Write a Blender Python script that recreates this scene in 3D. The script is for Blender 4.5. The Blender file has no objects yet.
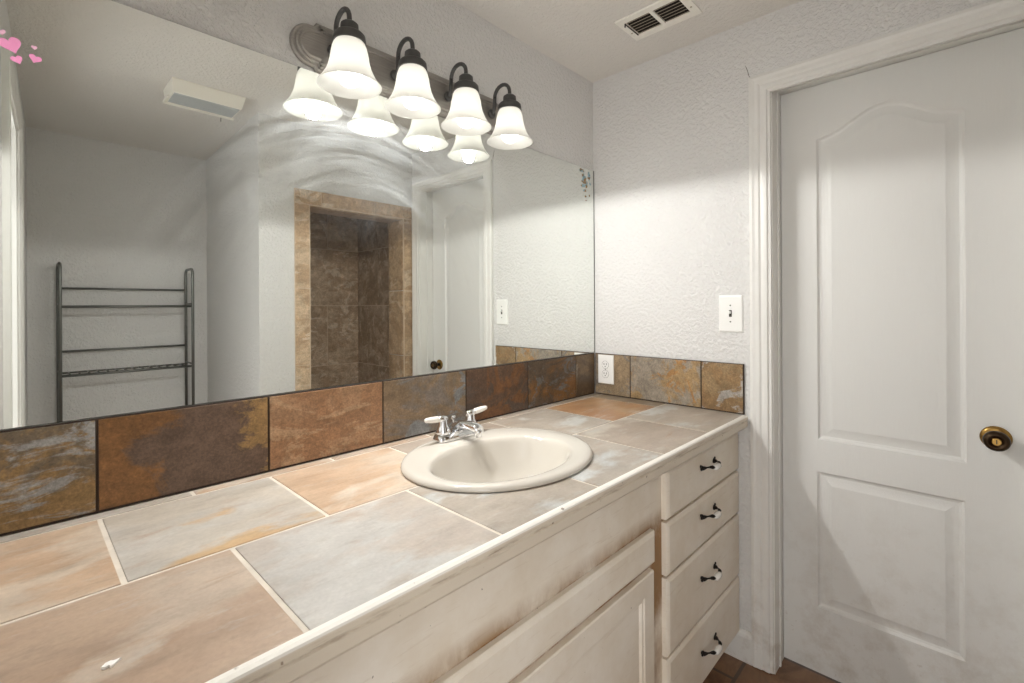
import bpy, bmesh, math, random
from mathutils import Vector, Matrix
random.seed(7)
PI = math.pi
scene = bpy.context.scene
COL = scene.collection

# ------------------------------------------------------------------ camera
F_PX, YAW, ROLL, V0 = 474.654, math.radians(43.8022), math.radians(-0.3256), 306.04
cam = bpy.data.cameras.new('camera')
cam.sensor_width = 36.0
cam.lens = F_PX / 1024 * 36
cam.shift_y = (V0 - 341.5) / 1024
cam.clip_start = 0.005
cam_ob = bpy.data.objects.new('camera', cam)
COL.objects.link(cam_ob)
fw = Vector((math.cos(YAW), math.sin(YAW), 0))
rt0 = Vector((math.sin(YAW), -math.cos(YAW), 0))
up0 = Vector((0, 0, 1))
rt = rt0 * math.cos(ROLL) + up0 * math.sin(ROLL)
up = up0 * math.cos(ROLL) - rt0 * math.sin(ROLL)
M = Matrix(((rt.x, up.x, -fw.x), (rt.y, up.y, -fw.y), (rt.z, up.z, -fw.z))).to_4x4()
cam_ob.matrix_world = Matrix.Translation((-1.8307, -1.2357, 1.2944)) @ M
scene.camera = cam_ob

# ------------------------------------------------------------------ world, light, exposure
world = bpy.data.worlds.new('world')
scene.world = world
world.use_nodes = True
world.node_tree.nodes['Background'].inputs[0].default_value = (1.0, 0.985, 0.965, 1)
world.node_tree.nodes['Background'].inputs[1].default_value = 0.7
BULB = 1.6
SPOT = 4.2
hall_fill = bpy.data.lights.new('added_hall_fill', 'AREA')  # unseen fill light added beyond the left doorway; no lamp is known there
hall_fill.shape = 'RECTANGLE'; hall_fill.size = 0.9; hall_fill.size_y = 1.9; hall_fill.energy = 9.0
hall_fill.color = (1.0, 0.985, 0.965)
hall_fill_ob = bpy.data.objects.new('added_hall_fill', hall_fill)
COL.objects.link(hall_fill_ob)
hall_fill_ob.location = (-3.30, -2.30, 1.15)
hall_fill_ob.rotation_euler = Vector((0.87, 0.5, 0.0)).to_track_quat('-Z', 'Y').to_euler()
scene.view_settings.view_transform = 'Standard'
scene.view_settings.look = 'None'
scene.view_settings.gamma = 1.0
scene.view_settings.use_curve_mapping = False
scene.view_settings.exposure = 1.55
scene.cycles.max_bounces = 10
scene.cycles.diffuse_bounces = 6
scene.cycles.glossy_bounces = 6
scene.cycles.sample_clamp_indirect = 4.0

# ------------------------------------------------------------------ materials
def lin(c):
    return tuple(((v / 255) / 12.92 if v / 255 <= 0.04045 else ((v / 255 + 0.055) / 1.055) ** 2.4) for v in c) + (1,)

class NT:
    def __init__(s, name):
        s.m = bpy.data.materials.new(name); s.m.use_nodes = True
        s.t = s.m.node_tree; s.b = s.t.nodes['Principled BSDF']; s.out = s.t.nodes['Material Output']
    def n(s, typ, **kw):
        nd = s.t.nodes.new(typ)
        for k, v in kw.items():
            if k.startswith('i_'):
                key = k[2:]
                nd.inputs[int(key) if key.isdigit() else key].default_value = v
            else:
                setattr(nd, k, v)
        return nd
    def l(s, a, b): s.t.links.new(a, b)
    def pos(s, scale=(1, 1, 1), loc=(0, 0, 0)):
        g = s.n('ShaderNodeNewGeometry'); mp = s.n('ShaderNodeMapping')
        mp.inputs['Scale'].default_value = scale; mp.inputs['Location'].default_value = loc
        s.l(g.outputs['Position'], mp.inputs['Vector']); return mp.outputs[0]
    def noise(s, vec, scale, detail=3, rough=0.5, dist=0.0):
        nd = s.n('ShaderNodeTexNoise'); nd.inputs['Scale'].default_value = scale
        nd.inputs['Detail'].default_value = detail; nd.inputs['Roughness'].default_value = rough
        nd.inputs['Distortion'].default_value = dist; s.l(vec, nd.inputs['Vector']); return nd.outputs['Fac']
    def ramp(s, fac, lo, hi, a=0.0, b=1.0):
        r = s.n('ShaderNodeMapRange'); r.inputs['From Min'].default_value = lo; r.inputs['From Max'].default_value = hi
        r.inputs['To Min'].default_value = a; r.inputs['To Max'].default_value = b
        s.l(fac, r.inputs['Value']); return r.outputs[0]
    def math(s, op, a, b=None):
        m = s.n('ShaderNodeMath', operation=op)
        for i, v in enumerate((a, b)):
            if v is None: continue
            if isinstance(v, (int, float)): m.inputs[i].default_value = v
            else: s.l(v, m.inputs[i])
        return m.outputs[0]
    def mix(s, fac, a, b, blend='MIX'):
        m = s.n('ShaderNodeMix', data_type='RGBA', blend_type=blend)
        for i, v in ((0, fac), (6, a), (7, b)):
            if isinstance(v, (int, float, tuple)): m.inputs[i].default_value = v
            else: s.l(v, m.inputs[i])
        return m.outputs[2]
    def bump(s, h, strength, dist=0.01):
        b = s.n('ShaderNodeBump'); b.inputs['Strength'].default_value = strength; b.inputs['Distance'].default_value = dist
        s.l(h, b.inputs['Height']); s.l(b.outputs[0], s.b.inputs['Normal'])
    def set(s, color=None, rough=None, metal=None, spec=None):
        if color is not None:
            if isinstance(color, tuple): s.b.inputs['Base Color'].default_value = color
            else: s.l(color, s.b.inputs['Base Color'])
        if rough is not None:
            if isinstance(rough, (int, float)): s.b.inputs['Roughness'].default_value = rough
            else: s.l(rough, s.b.inputs['Roughness'])
        if metal is not None: s.b.inputs['Metallic'].default_value = metal
        if spec is not None: s.b.inputs['Specular IOR Level'].default_value = spec

def plain(name, c, rough=0.5, metal=0.0, var=0.0, scale=40):
    t = NT(name)
    if var:
        f = t.noise(t.pos(), scale, 4)
        t.set(t.mix(f, lin(tuple(max(0, v * (1 - var)) for v in c)), lin(tuple(min(255, v * (1 + var)) for v in c))), rough, metal)
    else:
        t.set(lin(c), rough, metal)
    return t.m

def texture_paint(name, c, rough=0.55, strength=0.65):
    """orange-peel sprayed wall paint"""
    t = NT(name); p = t.pos()
    h = t.noise(p, 75, 3, 0.55, 0.3)
    h2 = t.ramp(h, 0.42, 0.62)
    big = t.noise(p, 1.7, 3)
    t.set(t.mix(big, lin(tuple(v * 0.97 for v in c)), lin(c)), rough)
    t.bump(h2, strength, 0.004)
    return t.m

MAT = {}
MAT['wall'] = texture_paint('wall_paint', (227, 226, 224))
MAT['ceiling'] = texture_paint('ceiling_paint', (234, 231, 226), 0.7, 0.5)

def trim_paint():
    t = NT('trim_paint'); p = t.pos()
    d = t.noise(p, 14, 5, 0.65)
    z = t.n('ShaderNodeSeparateXYZ'); t.l(t.pos(), z.inputs[0])
    low = t.ramp(z.outputs['Z'], 0.0, 0.45, 0.55, 0.0)
    grime = t.math('MULTIPLY', t.ramp(d, 0.48, 0.72), t.math('ADD', low, 0.06))
    t.set(t.mix(grime, lin((232, 231, 227)), lin((170, 154, 132))), 0.35)
    t.bump(t.noise(t.pos((1, 1, 0.1)), 120, 2), 0.08, 0.002)
    return t.m
MAT['trim'] = trim_paint()

def door_paint():
    t = NT('door_paint'); p = t.pos()
    grain = t.noise(t.pos((1, 1, 0.045)), 190, 4, 0.6, 0.6)
    z = t.n('ShaderNodeSeparateXYZ'); t.l(t.pos(), z.inputs[0])
    low = t.ramp(z.outputs['Z'], 0.05, 0.75, 0.55, 0.0)
    d = t.noise(p, 11, 7, 0.7)
    spots = t.ramp(t.noise(t.pos(loc=(3, 1, 5)), 60, 3), 0.66, 0.72)
    grime = t.math('MULTIPLY', t.ramp(d, 0.46, 0.74), low)
    grime = t.math('MAXIMUM', grime, t.math('MULTIPLY', spots, t.math('MULTIPLY', low, 0.6)))
    t.set(t.mix(grime, lin((231, 231, 228)), lin((176, 162, 142))), 0.42)
    t.bump(grain, 0.55, 0.002)
    return t.m
MAT['door'] = door_paint()

def slate(name, soft):
    t = NT(name)
    g = t.n('ShaderNodeNewGeometry')
    A = t.n('ShaderNodeAttribute', attribute_name='ca'); Bq = t.n('ShaderNodeAttribute', attribute_name='cb'); Cc = t.n('ShaderNodeAttribute', attribute_name='cc')
    off = t.n('ShaderNodeVectorMath', operation='SCALE'); off.inputs[0].default_value = (1.7, 2.3, 3.1)
    D = t.n('ShaderNodeAttribute', attribute_name='cd'); ds = t.n('ShaderNodeSeparateColor'); t.l(D.outputs['Color'], ds.inputs[0])
    SL, BI, UU = ds.outputs[0], ds.outputs[1], ds.outputs[2]
    sd = t.math('MULTIPLY', D.outputs['Alpha'], 40.0); t.l(sd, off.inputs['Scale'])
    ad = t.n('ShaderNodeVectorMath', operation='ADD'); t.l(g.outputs['Position'], ad.inputs[0]); t.l(off.outputs[0], ad.inputs[1])
    mp = t.n('ShaderNodeMapping'); mp.inputs['Rotation'].default_value = (0.3, 0.5, 0.45); mp.inputs['Scale'].default_value = (0.7, 1.2, 1.25)
    t.l(ad.outputs[0], mp.inputs['Vector']); p = mp.outputs[0]
    n1 = t.noise(p, 3.6 if soft else 5.0, 7 if soft else 10, 0.55 if soft else 0.68, 0.2 if soft else 0.9)
    n2 = t.noise(p, 6.0 if soft else 7.5, 7 if soft else 10, 0.55 if soft else 0.66, 0.2 if soft else 1.0)
    n6 = t.noise(ad.outputs[0], 260.0, 3, 0.6)
    n3 = t.noise(ad.outputs[0], 150.0, 4, 0.6)
    n4 = t.noise(p, 14.0, 4 if soft else 7, 0.55 if soft else 0.7, 0.0 if soft else 0.6)
    n5 = t.noise(ad.outputs[0], 34.0, 5, 0.7)
    n1 = t.math('ADD', n1, t.math('MULTIPLY', SL, t.math('SUBTRACT', UU, 0.30)))
    n2c = t.math('ADD', t.math('ADD', n2, BI), t.math('MULTIPLY', SL, t.math('SUBTRACT', t.math('MULTIPLY', UU, 0.6), 0.45)))
    c = t.mix(t.ramp(n1, 0.40, 0.60) if soft else t.ramp(n1, 0.47, 0.53), A.outputs['Color'], Bq.outputs['Color'])
    k2 = t.ramp(n2c, 0.53, 0.60) if soft else t.ramp(n2c, 0.55, 0.59)
    c = t.mix(k2, c, Cc.outputs['Color'])
    if soft:
        q = t.n('ShaderNodeMapping'); q.inputs['Scale'].default_value = (0.45, 1.5, 1.0); q.inputs['Rotation'].default_value = (0, 0, -0.25); t.l(ad.outputs[0], q.inputs['Vector'])
        n7 = t.noise(q.outputs[0], 13.0, 8, 0.66, 0.3); n8 = t.noise(q.outputs[0], 21.0, 8, 0.7, 0.3)
        c = t.mix(t.ramp(n7, 0.58, 0.74, 0.0, 0.55), c, lin((176, 132, 92)))
        c = t.mix(t.ramp(n8, 0.55, 0.72, 0.0, 0.45), c, lin((206, 208, 206)))
        c = t.mix(t.ramp(n8, 0.45, 0.28, 0.0, 0.35), c, lin((132, 118, 104)))
    if soft:
        vv = t.math('MULTIPLY', t.ramp(n3, 0.3, 0.7, 0.79, 0.90), t.math('MULTIPLY', t.ramp(n4, 0.3, 0.7, 0.86, 1.09), t.ramp(n5, 0.3, 0.7, 0.96, 1.04)))
    else:
        vv = t.math('MULTIPLY', t.math('MULTIPLY', t.ramp(n3, 0.3, 0.7, 0.78, 1.22), t.ramp(n6, 0.3, 0.7, 0.82, 1.18)), t.math('MULTIPLY', t.ramp(n4, 0.3, 0.7, 0.78, 1.2), t.ramp(n5, 0.3, 0.7, 0.74, 1.24)))
    cr = t.n('ShaderNodeCombineColor')
    for i in range(3): t.l(vv, cr.inputs[i])
    c = t.mix(1.0, c, cr.outputs[0], 'MULTIPLY')
    t.set(c, 0.38 if soft else t.ramp(n4, 0.3, 0.7, 0.32, 0.5), spec=0.5)
    h = t.math('ADD', t.math('MULTIPLY', n2, 0.3 if soft else 1.0), t.math('ADD', t.math('MULTIPLY', n4, 0.4), t.math('MULTIPLY', n5, 0.06 if soft else 0.2)))
    t.bump(h, 0.05 if soft else 0.22, 0.008)
    return t.m
MAT['slate'] = slate('split_slate_tile', False)
MAT['counter_slate'] = slate('honed_slate_tile', True)
MAT['grout'] = plain('pale_grout', (214, 205, 192), 0.8, var=0.1, scale=30)
MAT['dark_grout'] = plain('dark_grout', (60, 48, 40), 0.9, var=0.2)
MAT['brown_grout'] = plain('brown_grout', (206, 186, 162), 0.9, var=0.1)

def cabinet_paint(name, stain=False):
    t = NT(name)
    s = t.n('ShaderNodeSeparateXYZ'); t.l(t.pos(), s.inputs[0])
    n = t.noise(t.pos((1, 1, 1)), 5, 6, 0.65)
    fine = t.noise(t.pos((0.25, 1, 3)), 45, 4, 0.6)
    c = t.mix(t.ramp(n, 0.35, 0.7), lin((240, 233, 221)), lin((224, 212, 193)))
    c = t.mix(t.ramp(fine, 0.6, 0.8, 0, 0.35), c, lin((180, 158, 128)))
    specks = t.ramp(t.noise(t.pos(loc=(9, 2, 4)), 95, 2), 0.76, 0.79)
    c = t.mix(t.math('MULTIPLY', specks, 0.7), c, lin((96, 76, 54)))
    if stain:
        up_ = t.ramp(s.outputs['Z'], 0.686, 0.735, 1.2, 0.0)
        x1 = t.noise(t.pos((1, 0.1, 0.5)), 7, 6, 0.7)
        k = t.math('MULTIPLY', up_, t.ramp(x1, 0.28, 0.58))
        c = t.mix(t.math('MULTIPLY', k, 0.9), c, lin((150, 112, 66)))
    t.set(c, 0.42)
    t.bump(t.noise(t.pos((0.4, 1, 1)), 60, 3), 0.06, 0.002)
    return t.m
MAT['cabinet'] = cabinet_paint('antiqued_cabinet_paint')
MAT['apron'] = cabinet_paint('water_stained_cabinet_paint', True)

def nosing_paint():
    t = NT('worn_edge_paint')
    s = t.n('ShaderNodeSeparateXYZ'); t.l(t.pos(), s.inputs[0])
    band = t.math('MULTIPLY', t.ramp(s.outputs['Z'], 0.874, 0.882), t.ramp(s.outputs['Z'], 0.884, 0.892, 1, 0))
    n = t.noise(t.pos((0.5, 1, 4)), 26, 7, 0.72)
    k = t.math('MULTIPLY', band, t.ramp(n, 0.5, 0.68))
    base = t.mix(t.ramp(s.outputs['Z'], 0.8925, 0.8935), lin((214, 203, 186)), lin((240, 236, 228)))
    c = t.mix(t.math('MULTIPLY', k, 0.8), base, lin((128, 100, 70)))
    sp = t.ramp(t.noise(t.pos(loc=(4, 4, 1)), 70, 2), 0.72, 0.76)
    c = t.mix(t.math('MULTIPLY', sp, 0.7), c, lin((110, 84, 60)))
    t.set(c, 0.38); return t.m
MAT['nosing'] = nosing_paint()

def mirror_mat():
    t = NT('smeared_mirror_glass')
    g = t.n('ShaderNodeNewGeometry'); s = t.n('ShaderNodeSeparateXYZ'); t.l(g.outputs['Position'], s.inputs[0])
    X, Z = s.outputs['X'], s.outputs['Z']
    def arc(cx, cz, r0, r1, sx=1.0, seed=0.0, streak=34):
        dx = t.math('MULTIPLY', t.math('SUBTRACT', X, cx), sx); dz = t.math('SUBTRACT', Z, cz)
        r = t.math('SQRT', t.math('ADD', t.math('MULTIPLY', dx, dx), t.math('MULTIPLY', dz, dz)))
        th = t.math('ARCTAN2', dz, dx)
        cv = t.n('ShaderNodeCombineXYZ'); t.l(r, cv.inputs[0]); t.l(t.math('MULTIPLY', th, 0.035), cv.inputs[1]); cv.inputs[2].default_value = seed
        st = t.noise(cv.outputs[0], streak, 6, 0.65)
        mid, hw = (r0 + r1) / 2, (r1 - r0) / 2
        band = t.ramp(t.math('ABSOLUTE', t.math('SUBTRACT', r, mid)), hw * 0.35, hw, 1, 0)
        upper = t.ramp(dz, 0.0, 0.16)
        blotch = t.ramp(t.noise(cv.outputs[0], 9, 2), 0.35, 0.6)
        return t.math('MULTIPLY', t.math('MULTIPLY', band, upper), t.math('MULTIPLY', t.ramp(st, 0.42, 0.72), t.math('ADD', t.math('MULTIPLY', blotch, 0.7), 0.3)))
    a1 = arc(-1.15, 1.27, 0.24, 0.62, 1.0, 0.0)
    a2 = arc(-0.83, 1.45, 0.16, 0.40, 0.8, 3.0)
    a3 = arc(-0.62, 1.42, 0.20, 0.36, 1.0, 7.0)
    drips = t.math('MULTIPLY', t.ramp(t.noise(t.pos((1, 1, 0.06)), 42, 5, 0.7), 0.62, 0.8), t.ramp(t.noise(t.pos(), 6, 3), 0.45, 0.7))
    specks = t.ramp(t.noise(t.pos(), 130, 2), 0.74, 0.80)
    haze = t.ramp(t.noise(t.pos(), 3, 5, 0.6), 0.3, 0.8, 0.0, 0.02)
    k = t.math('MAXIMUM', t.math('MULTIPLY', a1, 0.10), t.math('MULTIPLY', a2, 0.08))
    k = t.math('MAXIMUM', k, t.math('MULTIPLY', a3, 0.05))
    k = t.math('ADD', k, t.math('MULTIPLY', drips, 0.06))
    k = t.math('ADD', k, t.math('MULTIPLY', specks, 0.10))
    k = t.math('ADD', k, haze)
    gl = t.n('ShaderNodeBsdfGlossy'); gl.inputs['Color'].default_value = (0.905, 0.93, 0.90, 1); gl.inputs['Roughness'].default_value = 0.0
    df = t.n('ShaderNodeBsdfDiffuse'); df.inputs['Color'].default_value = (0.80, 0.85, 0.87, 1)
    mx = t.n('ShaderNodeMixShader'); t.l(k, mx.inputs[0]); t.l(gl.outputs[0], mx.inputs[1]); t.l(df.outputs[0], mx.inputs[2])
    t.l(mx.outputs[0], t.out.inputs['Surface'])
    return t.m
MAT['mirror'] = mirror_mat()
MAT['mirror_edge'] = plain('dark_mirror_edge', (38, 40, 36), 0.4)

def tarnish():
    t = NT('tarnished_mirror_backing'); n = t.noise(t.pos(), 48, 5, 0.6, 0.8); m2 = t.noise(t.pos(loc=(2, 5, 1)), 40, 4)
    c = t.mix(t.ramp(n, 0.46, 0.54), lin((158, 122, 70)), lin((160, 190, 200)))
    c = t.mix(t.ramp(m2, 0.60, 0.68), c, lin((90, 84, 62)))
    t.set(c, 0.4); return t.m
MAT['tarnish'] = tarnish()

def brushed(name, c, rough, scale=(0.05, 1, 1)):
    t = NT(name); n = t.noise(t.pos(scale), 260, 3)
    t.set(t.mix(n, lin(tuple(v * 0.82 for v in c)), lin(c)), rough, 1.0); t.bump(n, 0.05, 0.001); return t.m
MAT['pewter'] = brushed('brushed_pewter', (190, 186, 181), 0.48)
MAT['bronze'] = plain('dark_bronze', (84, 83, 82), 0.45, 0.5, 0.1)
MAT['chrome'] = plain('chrome', (235, 236, 238), 0.06, 1.0)
MAT['steel'] = plain('dull_steel_tube', (122, 124, 120), 0.34, 0.9)
MAT['porcelain'] = plain('bone_porcelain', (203, 197, 187), 0.12)
MAT['handle_white'] = plain('off_white_acrylic', (236, 231, 224), 0.18)
MAT['black_iron'] = plain('black_iron', (36, 32, 29), 0.42, 0.5)
MAT['ceramic'] = plain('white_ceramic', (240, 238, 234), 0.15)
MAT['plastic'] = plain('white_plastic', (243, 243, 240), 0.3)
MAT['slot'] = plain('dark_slot', (52, 46, 38), 0.6)
MAT['brass'] = plain('aged_brass', (150, 118, 66), 0.28, 1.0, 0.15, 60)
MAT['dark_brass'] = plain('blackened_brass', (62, 48, 34), 0.3, 0.9)
MAT['vent'] = plain('vent_enamel', (246, 243, 236), 0.45, var=0.04)
MAT['dark'] = plain('dark_duct', (30, 26, 22), 0.9)
MAT['louver'] = plain('dusty_louver', (186, 174, 156), 0.6, var=0.15, scale=60)
MAT['fan'] = plain('ivory_fan_plastic', (246, 243, 234), 0.4)
MAT['lens'] = plain('grey_fan_lens', (188, 194, 196), 0.3)
MAT['pink'] = plain('pink_vinyl', (248, 160, 206), 0.45)
MAT['pink_pale'] = plain('faded_pink_vinyl', (240, 190, 214), 0.45)
MAT['chip'] = plain('white_paint_chip', (248, 246, 242), 0.6)
MAT['crack'] = plain('plaster_crack', (120, 112, 102), 0.9)

def floor_mat():
    t = NT('brown_floor_tile'); n = t.noise(t.pos(), 7, 7, 0.65, 0.8)
    br = t.n('ShaderNodeTexBrick'); br.offset = 0.5
    for k, v in (('Scale', 1.0), ('Mortar Size', 0.006), ('Brick Width', 0.46), ('Row Height', 0.46), ('Mortar Smooth', 0.1)): br.inputs[k].default_value = v
    t.l(t.pos((1, 1, 1), (0.12, 0.19, 0)), br.inputs['Vector'])
    c = t.mix(t.ramp(n, 0.35, 0.65), lin((104, 74, 52)), lin((150, 114, 84)))
    c = t.mix(br.outputs['Fac'], c, lin((92, 76, 62)))
    t.set(c, 0.4); t.bump(n, 0.15, 0.01); return t.m
MAT['floor'] = floor_mat()

def glow_glass():
    t = NT('frosted_shade_glass')
    df = t.n('ShaderNodeBsdfDiffuse'); df.inputs[0].default_value = (0.93, 0.93, 0.90, 1)
    tr = t.n('ShaderNodeBsdfTranslucent'); tr.inputs[0].default_value = (0.95, 0.94, 0.91, 1)
    mx = t.n('ShaderNodeMixShader'); mx.inputs[0].default_value = 0.62; t.l(df.outputs[0], mx.inputs[1]); t.l(tr.outputs[0], mx.inputs[2])
    gl = t.n('ShaderNodeBsdfGlossy'); gl.inputs['Roughness'].default_value = 0.2
    m2 = t.n('ShaderNodeMixShader'); m2.inputs[0].default_value = 0.05; t.l(mx.outputs[0], m2.inputs[1]); t.l(gl.outputs[0], m2.inputs[2])
    t.l(m2.outputs[0], t.out.inputs['Surface']); return t.m
MAT['shade'] = glow_glass()
def bulb_mat():
    t = NT('lit_bulb'); e = t.n('ShaderNodeEmission'); e.inputs[0].default_value = (1.0, 0.975, 0.935, 1); e.inputs[1].default_value = BULB
    t.l(e.outputs[0], t.out.inputs['Surface']); return t.m
MAT['bulb'] = bulb_mat()

# ------------------------------------------------------------------ mesh helpers
def box(bm, x0, x1, y0, y1, z0, z1, bev=0.0, mat=0, seg=2):
    x0, x1 = sorted((x0, x1)); y0, y1 = sorted((y0, y1)); z0, z1 = sorted((z0, z1))
    vs = [bm.verts.new((x, y, z)) for x in (x0, x1) for y in (y0, y1) for z in (z0, z1)]
    fs = [bm.faces.new([vs[i] for i in q]) for q in ((0, 1, 3, 2), (4, 6, 7, 5), (0, 4, 5, 1), (2, 3, 7, 6), (0, 2, 6, 4), (1, 5, 7, 3))]
    for f in fs: f.material_index = mat
    if bev:
        es = list({e for f in fs for e in f.edges})
        r = bmesh.ops.bevel(bm, geom=es, offset=bev, segments=seg, profile=0.6, affect='EDGES')
        for f in r['faces']: f.material_index = mat
    return vs

def tube(bm, pts, r, seg=10, mat=0, closed=False):
    pts = [Vector(p) for p in pts]; n = len(pts); rings = []
    rr = r if isinstance(r, (list, tuple)) else [r] * n
    t0 = None; nrm = None
    for i, p in enumerate(pts):
        if closed: tg = pts[(i + 1) % n] - pts[i - 1]
        else: tg = pts[min(i + 1, n - 1)] - pts[max(i - 1, 0)]
        tg.normalize()
        if nrm is None:
            nrm = tg.orthogonal().normalized()
        else:
            nrm = (nrm - tg * nrm.dot(tg))
            nrm = nrm.normalized() if nrm.length > 1e-6 else tg.orthogonal().normalized()
        bn = tg.cross(nrm)
        rings.append([bm.verts.new(p + (nrm * math.cos(a) + bn * math.sin(a)) * rr[i]) for a in [2 * PI * k / seg for k in range(seg)]])
    for i in range(n if closed else n - 1):
        a, b = rings[i], rings[(i + 1) % n]
        for k in range(seg):
            f = bm.faces.new((a[k], a[(k + 1) % seg], b[(k + 1) % seg], b[k])); f.material_index = mat; f.smooth = True
    if not closed:
        for ring, fl in ((rings[0], True), (rings[-1], False)):
            f = bm.faces.new(ring[::-1] if fl else ring); f.material_index = mat

def loft(bm, rings, mat=0, cap0=False, cap1=False, closed_rings=True, smooth=True):
    vr = [[bm.verts.new(p) for p in ring] for ring in rings]
    for a, b in zip(vr, vr[1:]):
        n = len(a)
        for k in range(n if closed_rings else n - 1):
            f = bm.faces.new((a[k], a[(k + 1) % n], b[(k + 1) % n], b[k])); f.material_index = mat; f.smooth = smooth
    if cap0: bm.faces.new(vr[0][::-1]).material_index = mat
    if cap1: bm.faces.new(vr[-1]).material_index = mat
    return vr

def lathe(bm, prof, c, axis='z', seg=28, mat=0, cap0=True, cap1=True):
    rings = []
    for r, h in prof:
        ring = []
        for k in range(seg):
            a = 2 * PI * k / seg; u, v = r * math.cos(a), r * math.sin(a)
            d = {'z': (u, v, h), 'x': (h, u, v), 'y': (u, h, v)}[axis]
            ring.append(Vector(c) + Vector(d))
        rings.append(ring)
    return loft(bm, rings, mat, cap0, cap1)

def ellipse(cx, cy, a, b, z, n=64):
    return [(cx + a * math.cos(2 * PI * k / n), cy + b * math.sin(2 * PI * k / n), z) for k in range(n)]

def extrude_poly(bm, poly, fn, t0, t1, mat=0, smooth=False):
    """poly = list of 2D points, fn(p, t) -> 3D"""
    a = [bm.verts.new(fn(p, t0)) for p in poly]; b = [bm.verts.new(fn(p, t1)) for p in poly]
    n = len(poly)
    for k in range(n):
        f = bm.faces.new((a[k], a[(k + 1) % n], b[(k + 1) % n], b[k])); f.material_index = mat; f.smooth = smooth
    for ring in (a[::-1], b):
        f = bm.faces.new(ring); f.material_index = mat

def inset(poly, d):
    n = len(poly); out = []
    area = sum(poly[i][0] * poly[(i + 1) % n][1] - poly[(i + 1) % n][0] * poly[i][1] for i in range(n))
    s = 1 if area > 0 else -1
    for i in range(n):
        p0, p1, p2 = (Vector(poly[i - 1]), Vector(poly[i]), Vector(poly[(i + 1) % n]))
        e1 = (p1 - p0).normalized(); e2 = (p2 - p1).normalized()
        n1 = Vector((-e1.y, e1.x)) * s; n2 = Vector((-e2.y, e2.x)) * s
        m = (n1 + n2); m = m / max(0.25, m.length_squared) * 2
        out.append(tuple(p1 + m * d))
    return out

def panel_slab(bm, outer, holes, loops, fn, thick, edge=0.0):
    """slab whose front (depth 0) carries moulded panels; fn(a, b, depth) -> 3D, depth grows into the slab"""
    def ring(poly, dep): return [bm.verts.new(fn(p[0], p[1], dep)) for p in poly]
    def edges(vs): return [bm.edges.new((vs[i], vs[(i + 1) % len(vs)])) for i in range(len(vs))]
    o = ring(inset(outer, edge) if edge else outer, 0)
    es = edges(o); hs = []
    for h in holes:
        v = ring(h, 0); hs.append(v); es += edges(v)
    bmesh.ops.triangle_fill(bm, edges=es, use_beauty=True, use_dissolve=False)
    for h, v in zip(holes, hs):
        prev = v
        for ins, dep in loops:
            cur = ring(inset(h, ins), dep); n = len(cur)
            for k in range(n):
                bm.faces.new((prev[k], prev[(k + 1) % n], cur[(k + 1) % n], cur[k]))
            prev = cur
        e2 = [bm.edges.get((prev[i], prev[(i + 1) % len(prev)])) for i in range(len(prev))]
        bmesh.ops.triangle_fill(bm, edges=e2, use_beauty=True)
    prev = o
    for poly, dep in ((outer, edge), (outer, thick)):
        cur = ring(poly, dep); n = len(cur)
        for k in range(n): bm.faces.new((prev[k], prev[(k + 1) % n], cur[(k + 1) % n], cur[k]))
        prev = cur
    bm.faces.new(prev)

ORIGIN = {}
def obj(name, bm, mats, parent=None, smooth=None, fix=True):
    """links the bmesh (in world coordinates) as one mesh object, origin at its base centre"""
    if fix: bmesh.ops.recalc_face_normals(bm, faces=bm.faces[:])
    if smooth is not None:
        for f in bm.faces: f.smooth = smooth
    cs = [v.co for v in bm.verts]
    lo = Vector([min(c[i] for c in cs) for i in range(3)]); hi = Vector([max(c[i] for c in cs) for i in range(3)])
    o0 = Vector(((lo.x + hi.x) / 2, (lo.y + hi.y) / 2, lo.z))
    for v in bm.verts: v.co -= o0
    me = bpy.data.meshes.new(name); bm.to_mesh(me); bm.free()
    for m in (mats if isinstance(mats, (list, tuple)) else [mats]):
        me.materials.append(MAT[m] if isinstance(m, str) else m)
    ob = bpy.data.objects.new(name, me); COL.objects.link(ob)
    ORIGIN[ob.name] = o0
    if parent is not None:
        ob.parent = parent; ob.location = o0 - ORIGIN[parent.name]
    else:
        ob.location = o0
    return ob

def thing(name, loc, label, cat, group=None):
    e = bpy.data.objects.new(name, None); e.empty_display_size = 0.05; COL.objects.link(e)
    e.location = loc; ORIGIN[e.name] = Vector(loc); return tag(e, label, cat, group)
def tag(o, label, cat, group=None):
    o['label'] = label; o['category'] = cat
    if group: o['group'] = group
    return o
def struct(o, label=None, cat=None):
    o['kind'] = 'structure'
    if label: o['label'] = label
    if cat: o['category'] = cat
    return o
B = bmesh.new

def soften(o, ang=35):
    for p in o.data.polygons: p.use_smooth = True
    o.data.set_sharp_from_angle(angle=math.radians(ang)); return o

# ------------------------------------------------------------------ dimensions
H = 2.3156
ZC = 0.8954          # counter top
ZB, ZT = 1.081, 1.9097  # mirror bottom, top
YS = -1.452          # shower wall
YR = -2.58           # rear wall of the nook
def LX(y): return -1.895 - 0.040 * y      # left wall runs slightly out of square
def NX(y): return -0.953 - 0.030 * (y - YS)

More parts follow.
